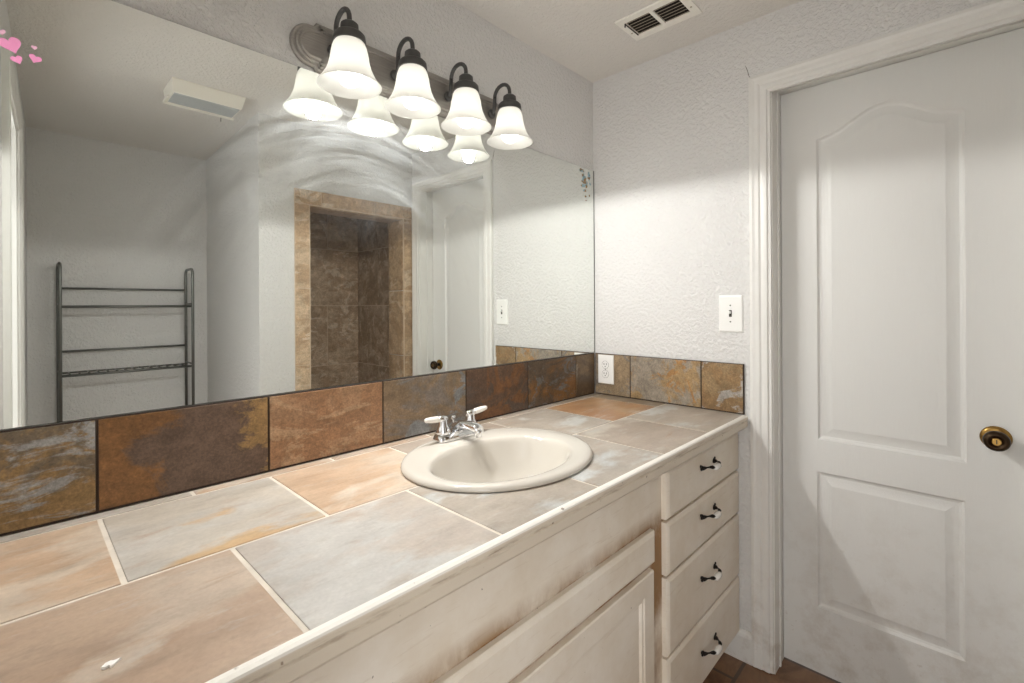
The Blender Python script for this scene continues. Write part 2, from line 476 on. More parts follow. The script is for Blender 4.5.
# ------------------------------------------------------------------ shell
bm = B(); box(bm, -2.6, 0.3, -2.75, 0.1, -0.06, 0)
struct(obj('floor', bm, 'floor'), 'brown tiled floor below the vanity and white door', 'floor')
bm = B(); box(bm, -2.1, 0.3, -2.75, 0.1, H, H + 0.06)
struct(obj('ceiling', bm, 'ceiling'), 'textured off-white ceiling', 'ceiling')
bm = B(); box(bm, -2.1, 0.12, 0, 0.1, 0, H)
struct(obj('wall_front', bm, 'wall'), 'textured grey-white wall behind the mirror', 'wall')
DY0, DY1, DZ = -0.742, -1.366, 2.065
bm = B()
box(bm, 0, 0.14, DY0, 0.0, 0, H); box(bm, 0, 0.14, DY1, DY0, DZ, H); box(bm, 0, 0.14, YS, DY1, 0, H)
wr = struct(obj('wall_right', bm, 'wall'), 'textured white wall holding the closed door', 'wall')
bm = B()
tube(bm, [(-0.0006, -0.674, 2.112), (-0.0006, -0.669, 2.125), (-0.0006, -0.667, 2.136), (-0.0006, -0.662, 2.152), (-0.0006, -0.658, 2.160)], [0.0006, 0.0012, 0.001, 0.0009, 0.0003], 6)
obj('crack', bm, 'crack', wr)
# shower wall with its opening
SX0, SX1, SZT = -0.690, -0.070, 1.872
bm = B()
box(bm, NX(YS), SX0, YS - 0.17, YS, 0, H); box(bm, SX0, SX1, YS - 0.17, YS, SZT, H); box(bm, SX1, 0.14, YS - 0.17, YS, 0, H)
struct(obj('wall_rear', bm, 'wall'), 'white wall around the shower opening, seen in the mirror', 'wall')
# nook walls
bm = B()
extrude_poly(bm, [(NX(YS - 0.17), YS - 0.17), (NX(YR), YR), (NX(YR) + 0.08, YR), (NX(YS) + 0.08, YS - 0.17)], lambda p, t: (p[0], p[1], t), 0, H)
struct(obj('wall_nook', bm, 'wall'), 'side wall of the recess beside the shower', 'wall')
bm = B(); box(bm, -2.1, 0.3, YR - 0.1, YR, 0, H)
struct(obj('wall_recess', bm, 'wall'), 'far textured wall behind the steel rack, seen in the mirror', 'wall')
# left wall with the doorway the camera stands in
LY0, LY1 = -0.93, -1.63
bm = B()
def lwall(y0, y1, z0, z1):
    extrude_poly(bm, [(LX(y0), y0), (LX(y1), y1), (LX(y1) - 0.12, y1), (LX(y0) - 0.12, y0)], lambda p, t: (p[0], p[1], t), z0, z1)
lwall(0.0, LY0, 0, H); lwall(LY0, LY1, 2.04, H); lwall(LY1, YR, 0, H)
struct(obj('wall_left', bm, 'wall'), 'white wall at the left with the open doorway', 'wall')

# casing profile: (across from the outer edge, out from the wall)
CAS = [(0, 0), (0, 0.016), (0.010, 0.019), (0.018, 0.0165), (0.030, 0.0165), (0.036, 0.0125), (0.046, 0.0145), (0.056, 0.0145), (0.060, 0.010), (0.068, 0.009), (0.068, 0)]
def casing(name, y_out0, y_out1, z_out, face, sgn):
    """mitred door casing on a wall face; y_out0 > y_out1; face(y) -> wall x, sgn = direction out of the wall"""
    bm = B()
    rings = []
    for (a, d) in CAS:
        pts = [(y_out0 - a, 0.004), (y_out0 - a, z_out - a), (y_out1 + a, z_out - a), (y_out1 + a, 0.004)]
        rings.append([(face(y) + sgn * d, y, z) for y, z in pts])
    loft(bm, rings, closed_rings=False, smooth=False)
    return obj(name, bm, 'trim')
struct(casing('trim_1', -0.674, DY1 - 0.068, 2.106, lambda y: -0.0002, -1), 'white moulded casing around the closed door', 'door trim')
struct(casing('trim_2', LY0 + 0.068, LY1 - 0.068, 2.106, lambda y: LX(y) + 0.0002, 1), 'white casing of the doorway at the left mirror edge', 'door trim')
# jambs
bm = B()
box(bm, 0.0, 0.139, DY0 - 0.004, DY0 + 0.001, 0, DZ - 0.001); box(bm, 0, 0.139, DY1 - 0.001, DY1 + 0.004, 0, DZ - 0.001); box(bm, 0, 0.139, DY0, DY1, DZ - 0.005, DZ + 0.001)
box(bm, 0.05, 0.062, DY0 - 0.009, DY0 - 0.004, 0, DZ - 0.005, 0.0015); box(bm, 0.05, 0.062, DY1 + 0.004, DY1 + 0.009, 0, DZ - 0.005, 0.0015)
box(bm, 0.05, 0.062, DY0, DY1, DZ - 0.012, DZ - 0.005)
struct(obj('trim_3', bm, 'trim'), 'white jamb lining the closed door opening', 'door trim')
bm = B()
def ljamb(y0, y1, z0, z1):
    extrude_poly(bm, [(LX(y0), y0), (LX(y1), y1), (LX(y1) - 0.12, y1), (LX(y0) - 0.12, y0)], lambda p, t: (p[0], p[1], t), z0, z1)
ljamb(LY0, LY0 - 0.012, 0, 2.04); ljamb(LY1 + 0.012, LY1, 0, 2.04); ljamb(LY0 - 0.012, LY1 + 0.012, 2.028, 2.04)
struct(obj('trim_4', bm, 'trim'), 'white jamb lining the open left doorway', 'door trim')
# baseboards
def baseboard(name, poly_fn, t0, t1):
    bm = B(); extrude_poly(bm, [(0, 0), (0.013, 0), (0.013, 0.088), (0.010, 0.100), (0.006, 0.106), (0.004, 0.112), (0, 0.112)], poly_fn, t0, t1)
    return obj(name, bm, 'trim')
struct(baseboard('baseboard_right', lambda p, t: (-p[0], t, p[1]), -0.535, -0.673), 'short white baseboard between vanity and door casing', 'baseboard')
struct(baseboard('baseboard_rear', lambda p, t: (t, YR + p[0], p[1]), LX(YR) + 0.02, NX(YR)), 'white baseboard behind the steel rack', 'baseboard')

# ------------------------------------------------------------------ closed door
bm = B()
XD = 0.100
def arch_outline(y0, y1, z0, zs, rise, n=18):
    pts = [(y0, z0), (y1, z0), (y1, zs)]
    for k in range(1, n):
        s = -1 + 2 * k / n
        if abs(s) > 0.72: continue
        pts.append((y1 + (y0 - y1) * k / n, zs + rise * 0.5 * (1 + math.cos(PI * s))))
    pts.append((y0, zs)); return pts
top = arch_outline(-0.858, -1.233, 0.824, 1.868, 0.077)
low = [(-0.855, 0.238), (-1.228, 0.238), (-1.228, 0.712), (-0.855, 0.712)]
panel_slab(bm, [(DY0 - 0.006, 0.010), (DY1 + 0.006, 0.010), (DY1 + 0.006, DZ - 0.008), (DY0 - 0.006, DZ - 0.008)], [top, low],
           [(0.006, 0.0075), (0.013, 0.0095), (0.019, 0.0085), (0.040, 0.0025), (0.043, 0.0015)], lambda a, b, d: (XD + d, a, b), 0.034)
door = struct(obj('door_1', bm, 'door'), 'closed white door with arched upper panel and square lower panel', 'door')
soften(door, 18)
bm = B()
KC = (XD, -1.293, 0.911)
lathe(bm, [(0.033, 0), (0.0335, -0.003), (0.031, -0.006), (0.026, -0.0085), (0.013, -0.010)], KC, 'x', 36)
kn = obj('door_knob', bm, 'brass', door); kn['label'] = 'aged brass knob with key slot'
bm = B()
lathe(bm, [(0.011, -0.009), (0.011, -0.024), (0.018, -0.030), (0.0265, -0.038), (0.0285, -0.047), (0.0265, -0.056), (0.020, -0.0615), (0.0165, -0.0612), (0.013, -0.057), (0.0, -0.057)], KC, 'x', 32, cap1=False)
obj('grip', bm, 'dark_brass', kn, True)
bm = B()
lathe(bm, [(0.0105, -0.0565), (0.0105, -0.0590), (0.009, -0.0600)], KC, 'x', 24)
box(bm, XD - 0.0606, XD - 0.0595, KC[1] - 0.0012, KC[1] + 0.0012, KC[2] - 0.006, KC[2] + 0.006, mat=1)
obj('lock_cylinder', bm, ['brass', 'slot'], kn)

# ------------------------------------------------------------------ tile helpers
def tiles_mesh(specs, fn, gap, top, base, bev=0.0012):
    """specs: (a0,a1,b0,b1,(colA,colB,colC)); fn(a,b,h) -> xyz"""
    bm = B()
    la = [bm.loops.layers.float_color.new(n) for n in ('ca', 'cb', 'cc')]; ld = bm.loops.layers.float_color.new('cd')
    for i, (a0, a1, b0, b1, cols) in enumerate(specs):
        slope = cols[3] if len(cols) > 3 else 0.0; bias = cols[4] if len(cols) > 4 else 0.0
        g = gap / 2
        sub = B()
        box(sub, a0 + g, a1 - g, b0 + g, b1 - g, base, top, bev)
        vm = {}
        for v in sub.verts: vm[v] = bm.verts.new(fn(*v.co))
        for f in sub.faces:
            nf = bm.faces.new([vm[v] for v in f.verts])
            for lp, v0 in zip(nf.loops, f.verts):
                uu = (v0.co.x - a0) / (a1 - a0)
                for L, c in zip(la, cols[:3]):
                    lp[L] = lin(c)
                lp[ld] = (slope, bias, uu, (i * 0.037 + 0.05) % 1.0)
        sub.free()
    return bm

G, T, O, W, BR = (150, 142, 130), (176, 146, 116), (178, 138, 102), (176, 174, 168), (140, 118, 98)
# ------------------------------------------------------------------ countertop
YN = -0.652
R0, R1, R2 = (-0.013, -0.046), (-0.046, -0.352), (-0.352, YN)
XL = -1.888
peach = ((212, 186, 160), (202, 172, 144), (216, 198, 178))
tanp = ((194, 170, 148), (184, 158, 136), (200, 182, 164))
grey = ((196, 186, 176), (186, 172, 158), (200, 196, 190))
greyO = ((200, 190, 176), (198, 194, 188), (204, 172, 132))
greyW = ((190, 178, 164), (178, 166, 152), (208, 206, 200))
blueW = ((188, 178, 166), (178, 166, 152), (206, 208, 206))
orng = ((188, 146, 106), (176, 132, 94), (190, 156, 122))
brnG = ((186, 172, 158), (174, 158, 142), (198, 188, 174))
dull = ((160, 144, 124), (150, 132, 110), (172, 160, 146))
specs = []
def row(r, xs, cols):
    for (a, b), c in zip(zip(xs, xs[1:]), cols): specs.append((a, b, min(r), max(r), c))
row(R0, [XL, -1.57, -1.26, -0.95, -0.64, -0.33, -0.002], [greyO, peach, tanp, dull, brnG, dull])
row(R1, [XL, -1.724, -1.420, -1.100, -0.71, -0.405, -0.090, -0.002], [peach, greyO, peach, brnG, greyW, orng, dull])
row(R2, [XL, -1.585, -1.246, -0.945, -0.630, -0.330, -0.002], [tanp, grey, blueW, blueW, brnG, greyW])
bm = tiles_mesh(specs, lambda a, b, h: (a, b, h), 0.0075, ZC, ZC - 0.010)
top_root = thing('countertop', (-0.93, -0.34, 0.85), 'slate-tiled vanity countertop with pale grout and a white worn edge', 'countertop')
tt = obj('tile_top', bm, 'counter_slate', top_root)
bm = B(); box(bm, XL, -0.001, YN, -0.0005, 0.862, ZC - 0.0016)
gr = obj('grout_bed', bm, 'grout', top_root)
SC = (-0.945, -0.340)
def cut(ob, a, b):
    bm = B(); loft(bm, [ellipse(SC[0], SC[1], a, b, 0.7), ellipse(SC[0], SC[1], a, b, 1.0)], cap0=True, cap1=True)
    c = obj('cutter', bm, 'grout')
    md = ob.modifiers.new('hole', 'BOOLEAN'); md.object = c; md.operation = 'DIFFERENCE'; md.solver = 'EXACT'
    bpy.context.view_layer.update()
    dg = bpy.context.evaluated_depsgraph_get()
    me = bpy.data.meshes.new_from_object(ob.evaluated_get(dg), preserve_all_data_layers=True, depsgraph=dg)
    ob.modifiers.clear(); ob.data = me
    cm = c.data; bpy.data.objects.remove(c); bpy.data.meshes.remove(cm)
cut(tt, 0.245, 0.206); cut(gr, 0.245, 0.206)
bm = B()
NOS = [(-0.651, 0.8935), (-0.651, 0.8972), (-0.660, 0.8982), (-0.6655, 0.8960), (-0.6675, 0.8915), (-0.6675, 0.8845), (-0.6640, 0.8825), (-0.6640, 0.8800), (-0.6665, 0.8780), (-0.6665, 0.8600), (-0.6630, 0.8545), (-0.640, 0.8535), (-0.640, 0.862), (-0.6505, 0.862)]
extrude_poly(bm, NOS, lambda p, t: (t, p[0], p[1]), XL, -0.0215)
nz = obj('edge_nosing', bm, 'nosing', top_root); nz['label'] = 'white painted wooden edge with brown scuffs'

# ------------------------------------------------------------------ backsplashes
slA = ((112, 98, 80), (140, 112, 72), (150, 150, 148), 0.0, 0.04)
slB = ((126, 88, 50), (100, 80, 66), (146, 116, 74), 0.8, -0.02)
slC = ((156, 122, 92), (144, 108, 78), (164, 134, 104))
slD = ((118, 108, 98), (126, 106, 82), (122, 124, 124), 0.0, 0.02)
slE = ((92, 70, 54), (112, 76, 46), (84, 70, 60))
slF = ((88, 74, 60), (120, 86, 50), (104, 104, 102))
slG = ((112, 92, 66), (92, 74, 54), (140, 128, 112))
sdA = ((138, 120, 96), (150, 130, 104), (124, 116, 106))
sdB = ((152, 126, 90), (142, 132, 118), (158, 118, 72))
sdC = ((146, 122, 88), (132, 104, 70), (158, 152, 144))
xs = [XL, -1.724, -1.409, -1.097, -0.781, -0.467, -0.156, -0.013]
sp = [(a, b, ZC + 0.002, ZB - 0.002, c) for (a, b), c in zip(zip(xs, xs[1:]), (slA, slB, slC, slD, slE, slF, slG))]
bs = thing('backsplash', (-0.93, -0.006, ZC), 'long dark slate tile backsplash under the mirror', 'backsplash')
bm = tiles_mesh(sp, lambda a, b, h: (a, -h, b), 0.005, 0.012, 0.001)
obj('tile_row', bm, 'slate', bs)
bm = B(); box(bm, XL, -0.012, -0.0098, -0.0004, ZC + 0.0005, ZB - 0.0025)
obj('grout_bed', bm, 'dark_grout', bs)
ys = [-0.0125, -0.191, -0.496, -0.650]
sp = [(b, a, ZC + 0.002, ZB - 0.002, c) for (a, b), c in zip(zip(ys, ys[1:]), (sdA, sdB, sdC))]
b2 = thing('backsplash', (-0.006, -0.33, ZC), 'short slate tile backsplash with outlet beside the white door casing', 'backsplash')
bm = tiles_mesh(sp, lambda a, b, h: (-h, a, b), 0.005, 0.012, 0.001)
obj('tile_row', bm, 'slate', b2)
bm = B(); box(bm, -0.0098, -0.0004, -0.650, -0.0125, ZC + 0.0005, ZB - 0.0025)
obj('grout_bed', bm, 'dark_grout', b2)

# ------------------------------------------------------------------ mirror
mir = thing('mirror', (-0.94, -0.003, ZB), 'large frameless wall mirror above the vanity, smeared and spotted', 'mirror')
bm = B(); box(bm, -1.888, -0.006, -0.006, -0.0012, ZB, ZT, 0.0008, seg=1)
bm.faces.ensure_lookup_table()
for f in bm.faces:
    f.material_index = 0 if f.normal.y < -0.9 else 1
bmesh.ops.recalc_face_normals(bm, faces=bm.faces[:])
for f in bm.faces: f.material_index = 0 if f.normal.y < -0.9 else 1
obj('mirror_glass', bm, ['mirror', 'mirror_edge'], mir)
bm = B(); box(bm, -0.0058, -0.0012, -0.0062, -0.0005, ZB, ZT)
obj('edge_strip', bm, 'mirror_edge', mir)
def blob(bm, cx, cz, r, y=-0.0064, n=14, sx=1, sz=1):
    ph = [random.uniform(0.55, 1.15) for _ in range(n)]
    ring = [(cx + r * sx * ph[k] * math.cos(2 * PI * k / n), cz + r * sz * ph[k] * math.sin(2 * PI * k / n)) for k in range(n)]
    extrude_poly(bm, ring, lambda p, t: (p[0], t, p[1]), y, -0.0055)
bm = B()
for cx, cz, r, sx, sz in ((-0.078, 1.893, .016, 1.2, .5), (-0.068, 1.872, .010, 1, .8), (-0.064, 1.855, .018, 1, 1), (-0.036, 1.876, .012, .7, 1.6), (-0.050, 1.838, .010, 1, 1.2), (-0.070, 1.826, .013, 1.3, .5), (-0.060, 1.808, .010, 1, .5), (-0.03, 1.845, .006, 1, 1), (-0.055, 1.782, .006, 1, .6), (-0.052, 1.765, .005, 1.4, .5), (-0.034, 1.79, .004, 1, 1)):
    blob(bm, cx * 1.35 + 0.006, cz, r * 1.3, sx=sx, sz=sz)
ts = obj('tarnish_spots', bm, 'tarnish', mir); ts['label'] = 'brown and blue tarnish in the upper right corner'

# heart stickers on the glass
def heart(name, cx, cz, size, rot, label, mat, sx=1.0):
    bm = B(); pts = []
    for k in range(36):
        a = 2 * PI * k / 36
        x = 16 * math.sin(a) ** 3; z = 13 * math.cos(a) - 5 * math.cos(2 * a) - 2 * math.cos(3 * a) - math.cos(4 * a)
        x, z = x / 32 * size * sx, z / 32 * size
        pts.append((cx + x * math.cos(rot) - z * math.sin(rot), cz + x * math.sin(rot) + z * math.cos(rot)))
    extrude_poly(bm, pts, lambda p, t: (p[0], t, p[1]), -0.0068, -0.0061)
    return tag(obj(name, bm, mat), label, 'sticker', 'pink heart stickers on the mirror')
heart('heart_sticker', -1.837, 1.766, 0.031, 0.45, 'largest pink heart sticker at the left mirror edge', 'pink')
heart('heart_sticker', -1.829, 1.742, 0.016, 0.5, 'small pink heart sticker just below the largest pink heart', 'pink')
heart('heart_sticker', -1.806, 1.752, 0.017, -0.25, 'small pink heart sticker standing furthest right on the mirror', 'pink')
heart('heart_sticker', -1.807, 1.772, 0.008, 0.1, 'tiny faded pink heart sticker above the rightmost pink heart', 'pink_pale')
heart('heart_sticker', -1.848, 1.784, 0.011, 0.2, 'tiny faded pink heart sticker above the largest pink heart', 'pink_pale')

# ------------------------------------------------------------------ sink
sink = thing('sink', (SC[0], SC[1], 0.76), 'oval bone-coloured drop-in sink set in the tiled counter', 'sink')
bm = B()
bx, by = SC[0] - 0.020, SC[1] - 0.030
def erings(): 
    r = []
    for a, b, z in ((0.238, 0.199, 0.874), (0.240, 0.201, 0.8962), (0.2655, 0.2250, 0.8962), (0.269, 0.2285, 0.8985), (0.269, 0.2285, 0.9020), (0.2665, 0.226, 0.9065), (0.2615, 0.221, 0.9095), (0.2535, 0.213, 0.9105)):
        r.append(ellipse(SC[0], SC[1], a, b, z))
    for a, b, z in ((0.214, 0.163, 0.9095), (0.207, 0.156, 0.9080), (0.201, 0.151, 0.9035), (0.195, 0.146, 0.893), (0.186, 0.138, 0.872), (0.170, 0.125, 0.842), (0.142, 0.103, 0.808), (0.100, 0.074, 0.781), (0.055, 0.045, 0.767), (0.024, 0.024, 0.763)):
        r.append(ellipse(bx, by, a, b, z))
    return r
loft(bm, erings())
obj('basin', bm, 'porcelain', sink)
bm = B(); lathe(bm, [(0.0245, 0.7632), (0.0235, 0.7650), (0.017, 0.7645), (0.016, 0.7615), (0.004, 0.7615)], (bx, by, 0), 'z', 28)
obj('drain', bm, 'chrome', sink, True)

# ------------------------------------------------------------------ faucet
FX, FY, FZ = -0.935, -0.150, 0.9102
fau = thing('faucet', (FX, FY, FZ), 'chrome two-handle faucet with off-white lever handles behind the sink', 'faucet')
bm = B()
def stad(w, d, z, n=24):
    pts = []
    for k in range(n):
        a = 2 * PI * k / n; c, s = math.cos(a), math.sin(a)
        e = 0.45
        pts.append((FX + w * math.copysign(abs(c) ** e, c), FY + d * math.copysign(abs(s) ** e, s), z))
    return pts
loft(bm, [stad(0.078, 0.026, FZ), stad(0.079, 0.027, FZ + 0.004), stad(0.077, 0.025, FZ + 0.012), stad(0.072, 0.021, FZ + 0.020), stad(0.066, 0.017, FZ + 0.023)], cap0=True, cap1=True)
bs_ = obj('base', bm, 'chrome', fau)
bm = B()
path = [(FX, FY + 0.012, FZ + 0.020), (FX, FY - 0.004, FZ + 0.034), (FX, FY - 0.030, FZ + 0.042), (FX, FY - 0.060, FZ + 0.044), (FX, FY - 0.088, FZ + 0.041), (FX, FY - 0.100, FZ + 0.036)]
rings = []
for i, (x, y, z) in enumerate(path):
    w = (0.022, 0.021, 0.018, 0.016, 0.015, 0.014)[i]; h = (0.016, 0.015, 0.012, 0.011, 0.0105, 0.009)[i]
    rings.append([(x + w * math.copysign(abs(math.cos(a)) ** 0.6, math.cos(a)), y, z + h * math.copysign(abs(math.sin(a)) ** 0.6, math.sin(a))) for a in [2 * PI * k / 20 for k in range(20)]])
loft(bm, rings, cap0=True, cap1=True)
spt = obj('spout', bm, 'chrome', fau)
bm = B(); lathe(bm, [(0.0105, 0.040), (0.0115, 0.030), (0.0115, 0.018), (0.009, 0.0165)], (FX, FY - 0.092, FZ), 'z', 20)
obj('aerator', bm, 'chrome', spt, True)
bm = B(); tube(bm, [(FX, FY + 0.018, FZ + 0.02), (FX, FY + 0.018, FZ + 0.052)], 0.0025, 8)
lathe(bm, [(0.003, 0.048), (0.006, 0.051), (0.0075, 0.056), (0.007, 0.060), (0.003, 0.061)], (FX, FY + 0.018, FZ), 'z', 16)
obj('lift_rod', bm, 'chrome', fau, True)
for sg, dy in ((-1, -0.012), (1, -0.004)):
    hx = FX + sg * 0.052
    bm = B(); lathe(bm, [(0.021, 0.020), (0.0215, 0.026), (0.019, 0.036), (0.014, 0.044), (0.0125, 0.056), (0.010, 0.060)], (hx, FY, FZ), 'z', 24)
    hub = obj('handle', bm, 'chrome', fau, True)
    bm = B()
    d = Vector((sg, dy / 0.05 * 0.25, 0.10)).normalized(); p0 = Vector((hx, FY, FZ + 0.062))
    tube(bm, [p0 - d * 0.016, p0 - d * 0.013, p0, p0 + d * 0.014, p0 + d * 0.018], [0.005, 0.0085, 0.0095, 0.0085, 0.006], 14)
    lv = obj('lever_socket', bm, 'chrome', hub, True)
    bm = B(); tube(bm, [p0 + d * 0.012, p0 + d * 0.020, p0 + d * 0.045, p0 + d * 0.062, p0 + d * 0.066], [0.006, 0.009, 0.0085, 0.0065, 0.004], 14)
    lv2 = obj('lever', bm, 'handle_white', hub, True); lv2['label'] = 'off-white lever'

# ------------------------------------------------------------------ vanity cabinet
van = thing('vanity_cabinet', (-0.93, -0.30, 0), 'cream antiqued vanity cabinet with a column of four drawers', 'cabinet')
YF = -0.612
bm = B()
box(bm, XL + 0.004, -0.012, YF + 0.018, -0.02, 0.095, 0.113); box(bm, XL + 0.004, XL + 0.022, YF + 0.018, -0.02, 0.113, 0.852)
box(bm, -0.030, -0.012, YF + 0.018, -0.02, 0.113, 0.852); box(bm, -0.630, -0.612, YF + 0.018, -0.02, 0.113, 0.760)
box(bm, XL + 0.004, -0.012, -0.545, -0.530, 0.0, 0.095)
obj('carcass', bm, 'cabinet', van)
bm = B(); box(bm, XL + 0.004, -0.004, YF, YF + 0.018, 0.095, 0.8530, 0.001)
obj('face_frame', bm, 'apron', van)
bm = B(); box(bm, XL + 0.03, -0.652, YF - 0.0032, YF + 0.004, 0.695, 0.852, 0.0012)
obj('apron_panel', bm, 'apron', van)
def front(name, x0, x1, z0, z1, parent, thick=0.018, panel=None, mat='cabinet'):
    bm = B()
    fn = lambda a, b, d: (a, YF - thick + d, b)
    rect = [(x0, z0), (x1, z0), (x1, z1), (x0, z1)]
    if panel is None:
        ins = 0.010
        o = [fn(a, b, thick) for a, b in rect]; m = [fn(a, b, 0.007) for a, b in rect]; q = [fn(a, b, 0.004) for a, b in inset(rect, 0.0025)]; i = [fn(a, b, 0) for a, b in inset(rect, ins)]
        loft(bm, [o, m, q, i], smooth=False, cap0=True, cap1=True)
    else:
        panel_slab(bm, rect, [inset(rect, panel)], [(0.004, 0.003), (0.010, 0.0035), (0.016, 0.009), (0.018, 0.009)], fn, thick, 0.003)
    return obj(name, bm, mat, parent)
front('false_front', XL + 0.03, -0.644, 0.602, 0.689, van)
d1 = front('door', -1.232, -0.652, 0.125, 0.585, van, 0.016, 0.052)
d2 = front('door', XL + 0.03, -1.240, 0.125, 0.585, van, 0.016, 0.052)
def pull(cx, cz, par):
    y = YF - 0.020
    bm = B()
    pts = []; rad = []
    for k in range(23):
        u = -1 + 2 * k / 22; v = (1 - abs(u)) * 1.5
        out = math.sin(min(1, v) * PI / 2)
        pts.append((cx + 0.050 * u, y - 0.004 - 0.026 * out, cz + 0.004 * math.sin(min(1, v) * PI)))
        rad.append((0.0040 + 0.0018 * math.cos(min(1, v) * PI * 3)) * (1.15 if abs(u) > 0.9 else 1))
    tube(bm, pts, rad, 10)
    for s in (-1, 1):
        lathe(bm, [(0.0085, -0.0005), (0.0085, -0.003), (0.0055, -0.0055)], (cx + s * 0.050, y, cz), 'y', 16)
        lathe(bm, [(0.005, -0.0005), (0.005, -0.0025), (0.002, -0.004)], (cx + s * 0.057, y, cz + 0.007), 'y', 10)
    p = obj('pull', bm, 'black_iron', par, True)
    bm = B(); lathe(bm, [(0.0055, -0.019), (0.0078, -0.016), (0.0092, -0.008), (0.0095, 0), (0.0092, 0.008), (0.0078, 0.016), (0.0055, 0.019)], (cx, y - 0.0305, cz), 'x', 18)
    g = obj('pull_grip', bm, 'ceramic', par, True); g['label'] = 'white ceramic grip'
for z0, z1, zp in ((0.693, 0.832, 0.783), (0.536, 0.685, 0.630), (0.309, 0.528, 0.436), (0.100, 0.301, 0.203)):
    dr = front('drawer', -0.578, -0.004, z0, z1, van, 0.020)
    pull(-0.299, zp, dr)

# ------------------------------------------------------------------ vanity light
ZL = 1.974
lamp = thing('vanity_light', (-0.964, 0, 1.92), 'four-bulb pewter vanity light bar with frosted bell shades', 'wall light')
bm = B()
def plaque(hw, hh, r, n=14):
    cx = -0.960; pts = []
    for sg in (1, -1):
        q = [(hw - r - 0.016, -hh), (hw - r - 0.012, -hh), (hw - r - 0.006, -r)] + [(hw - r + r * math.cos(-PI / 2 + PI * k / n), r * math.sin(-PI / 2 + PI * k / n)) for k in range(1, n)] + [(hw - r - 0.006, r), (hw - r - 0.012, hh), (hw - r - 0.016, hh)]
        pts += [(cx + sg * a, ZL + sg * c) for a, c in q]
    return pts
PL = plaque(0.392, 0.0640, 0.0540)
loft(bm, [[(a, y, c) for a, c in inset(PL, i)] for i, y in ((0, -0.0005), (0, -0.009), (0.003, -0.013), (0.0085, -0.013), (0.0095, -0.018), (0.012, -0.020), (0.0165, -0.020), (0.0175, -0.024), (0.020, -0.026), (0.024, -0.026), (0.026, -0.022))], cap0=True, cap1=True, smooth=False)
soften(obj('back_plate', bm, 'pewter', lamp), 30)
LY = -0.113
for i, lx in enumerate((-1.247, -1.058, -0.861, -0.666)):
    bm = B()
    pts = [(lx, -0.020, ZL), (lx, -0.030, ZL + 0.002), (lx, -0.037, ZL + 0.012), (lx, -0.039, ZL + 0.030), (lx, -0.040, ZL + 0.050)]
    for k in range(1, 12):
        a = PI - PI * k / 11 * 1.0
        pts.append((lx, -0.0765 - 0.0365 * -math.cos(a) * -1, ZL + 0.050 + 0.036 * math.sin(a)))
    pts = pts[:5] + [(lx, -0.0765 + 0.0365 * math.cos(PI * k / 11), ZL + 0.050 + 0.035 * math.sin(PI * k / 11)) for k in range(0, 12)] + [(lx, LY, ZL + 0.030)]
    tube(bm, pts, 0.0062, 12)
    lathe(bm, [(0.015, -0.021), (0.016, -0.027), (0.012, -0.031), (0.006, -0.032)], (lx, 0, ZL), 'y', 20)
    arm = obj('arm', bm, 'bronze', lamp, True)
    bm = B()
    lathe(bm, [(0.008, 2.014), (0.016, 2.012), (0.0215, 2.007), (0.0225, 1.995), (0.0235, 1.987), (0.033, 1.984), (0.0385, 1.978), (0.0400, 1.967), (0.0405, 1.960), (0.030, 1.960)], (lx, LY, 0), 'z', 32)
    cup = obj('socket_cup', bm, 'bronze', lamp); soften(cup, 40)
    bm = B()
    prof = [(0.0330, 1.9645), (0.0385, 1.957), (0.0425, 1.946), (0.0455, 1.931), (0.0480, 1.914), (0.0525, 1.897), (0.0595, 1.880), (0.0680, 1.8655), (0.0750, 1.8570), (0.0778, 1.8545)]
    inner = [(r - 0.0032, z - 0.0006) for r, z in prof[::-1]]
    lathe(bm, prof + [(0.0785, 1.8525), (0.0770, 1.8515)] + inner, (lx, LY, 0), 'z', 40, cap0=False, cap1=False)
    sh = obj('shade', bm, 'shade', lamp, True); sh['label'] = 'frosted white glass bell shade'
    bm = B()
    lathe(bm, [(0.013, 1.957), (0.0135, 1.936), (0.017, 1.922), (0.024, 1.908), (0.0290, 1.895), (0.0308, 1.882), (0.0290, 1.869), (0.0235, 1.859), (0.0145, 1.8528), (0.004, 1.8510)], (lx, LY, 0), 'z', 28)
    obj('bulb', bm, 'bulb', sh, True)
    sl = bpy.data.lights.new('bulb_light', 'SPOT'); sl.energy = SPOT * (1.75, 1.25, 0.75, 0.24)[i]; sl.color = (1.0, 0.985, 0.96)
    sl.spot_size = math.radians(176); sl.spot_blend = 0.08; sl.shadow_soft_size = 0.02
    so = bpy.data.objects.new('bulb_light', sl); COL.objects.link(so); so.location = (lx, LY, 1.848)

# ------------------------------------------------------------------ wall switch and outlet
sw = thing('wall_switch', (0, -0.604, 1.195), 'white wall switch plate beside the door casing, above the short backsplash', 'light switch')
def plate(xw, yc, zc, w, h, par, name='plate'):
    bm = B()
    r0 = [(yc - w / 2, zc - h / 2), (yc + w / 2, zc - h / 2), (yc + w / 2, zc + h / 2), (yc - w / 2, zc + h / 2)]
    loft(bm, [[(xw - d, a, b) for a, b in inset(r0, i)] for i, d in ((0, 0.0), (0, 0.0035), (0.002, 0.0055), (0.006, 0.0065))], smooth=False, cap0=True, cap1=True)
    return obj(name, bm, 'plastic', par)
plate(-0.0003, -0.604, 1.262, 0.084, 0.136, sw)
bm = B(); box(bm, -0.0072, -0.0060, -0.609, -0.599, 1.250, 1.275)
obj('toggle_slot', bm, 'slot', sw)
bm = B(); box(bm, -0.0180, -0.0068, -0.6070, -0.6010, 1.262, 1.271, 0.0012)
obj('toggle', bm, 'plastic', sw)
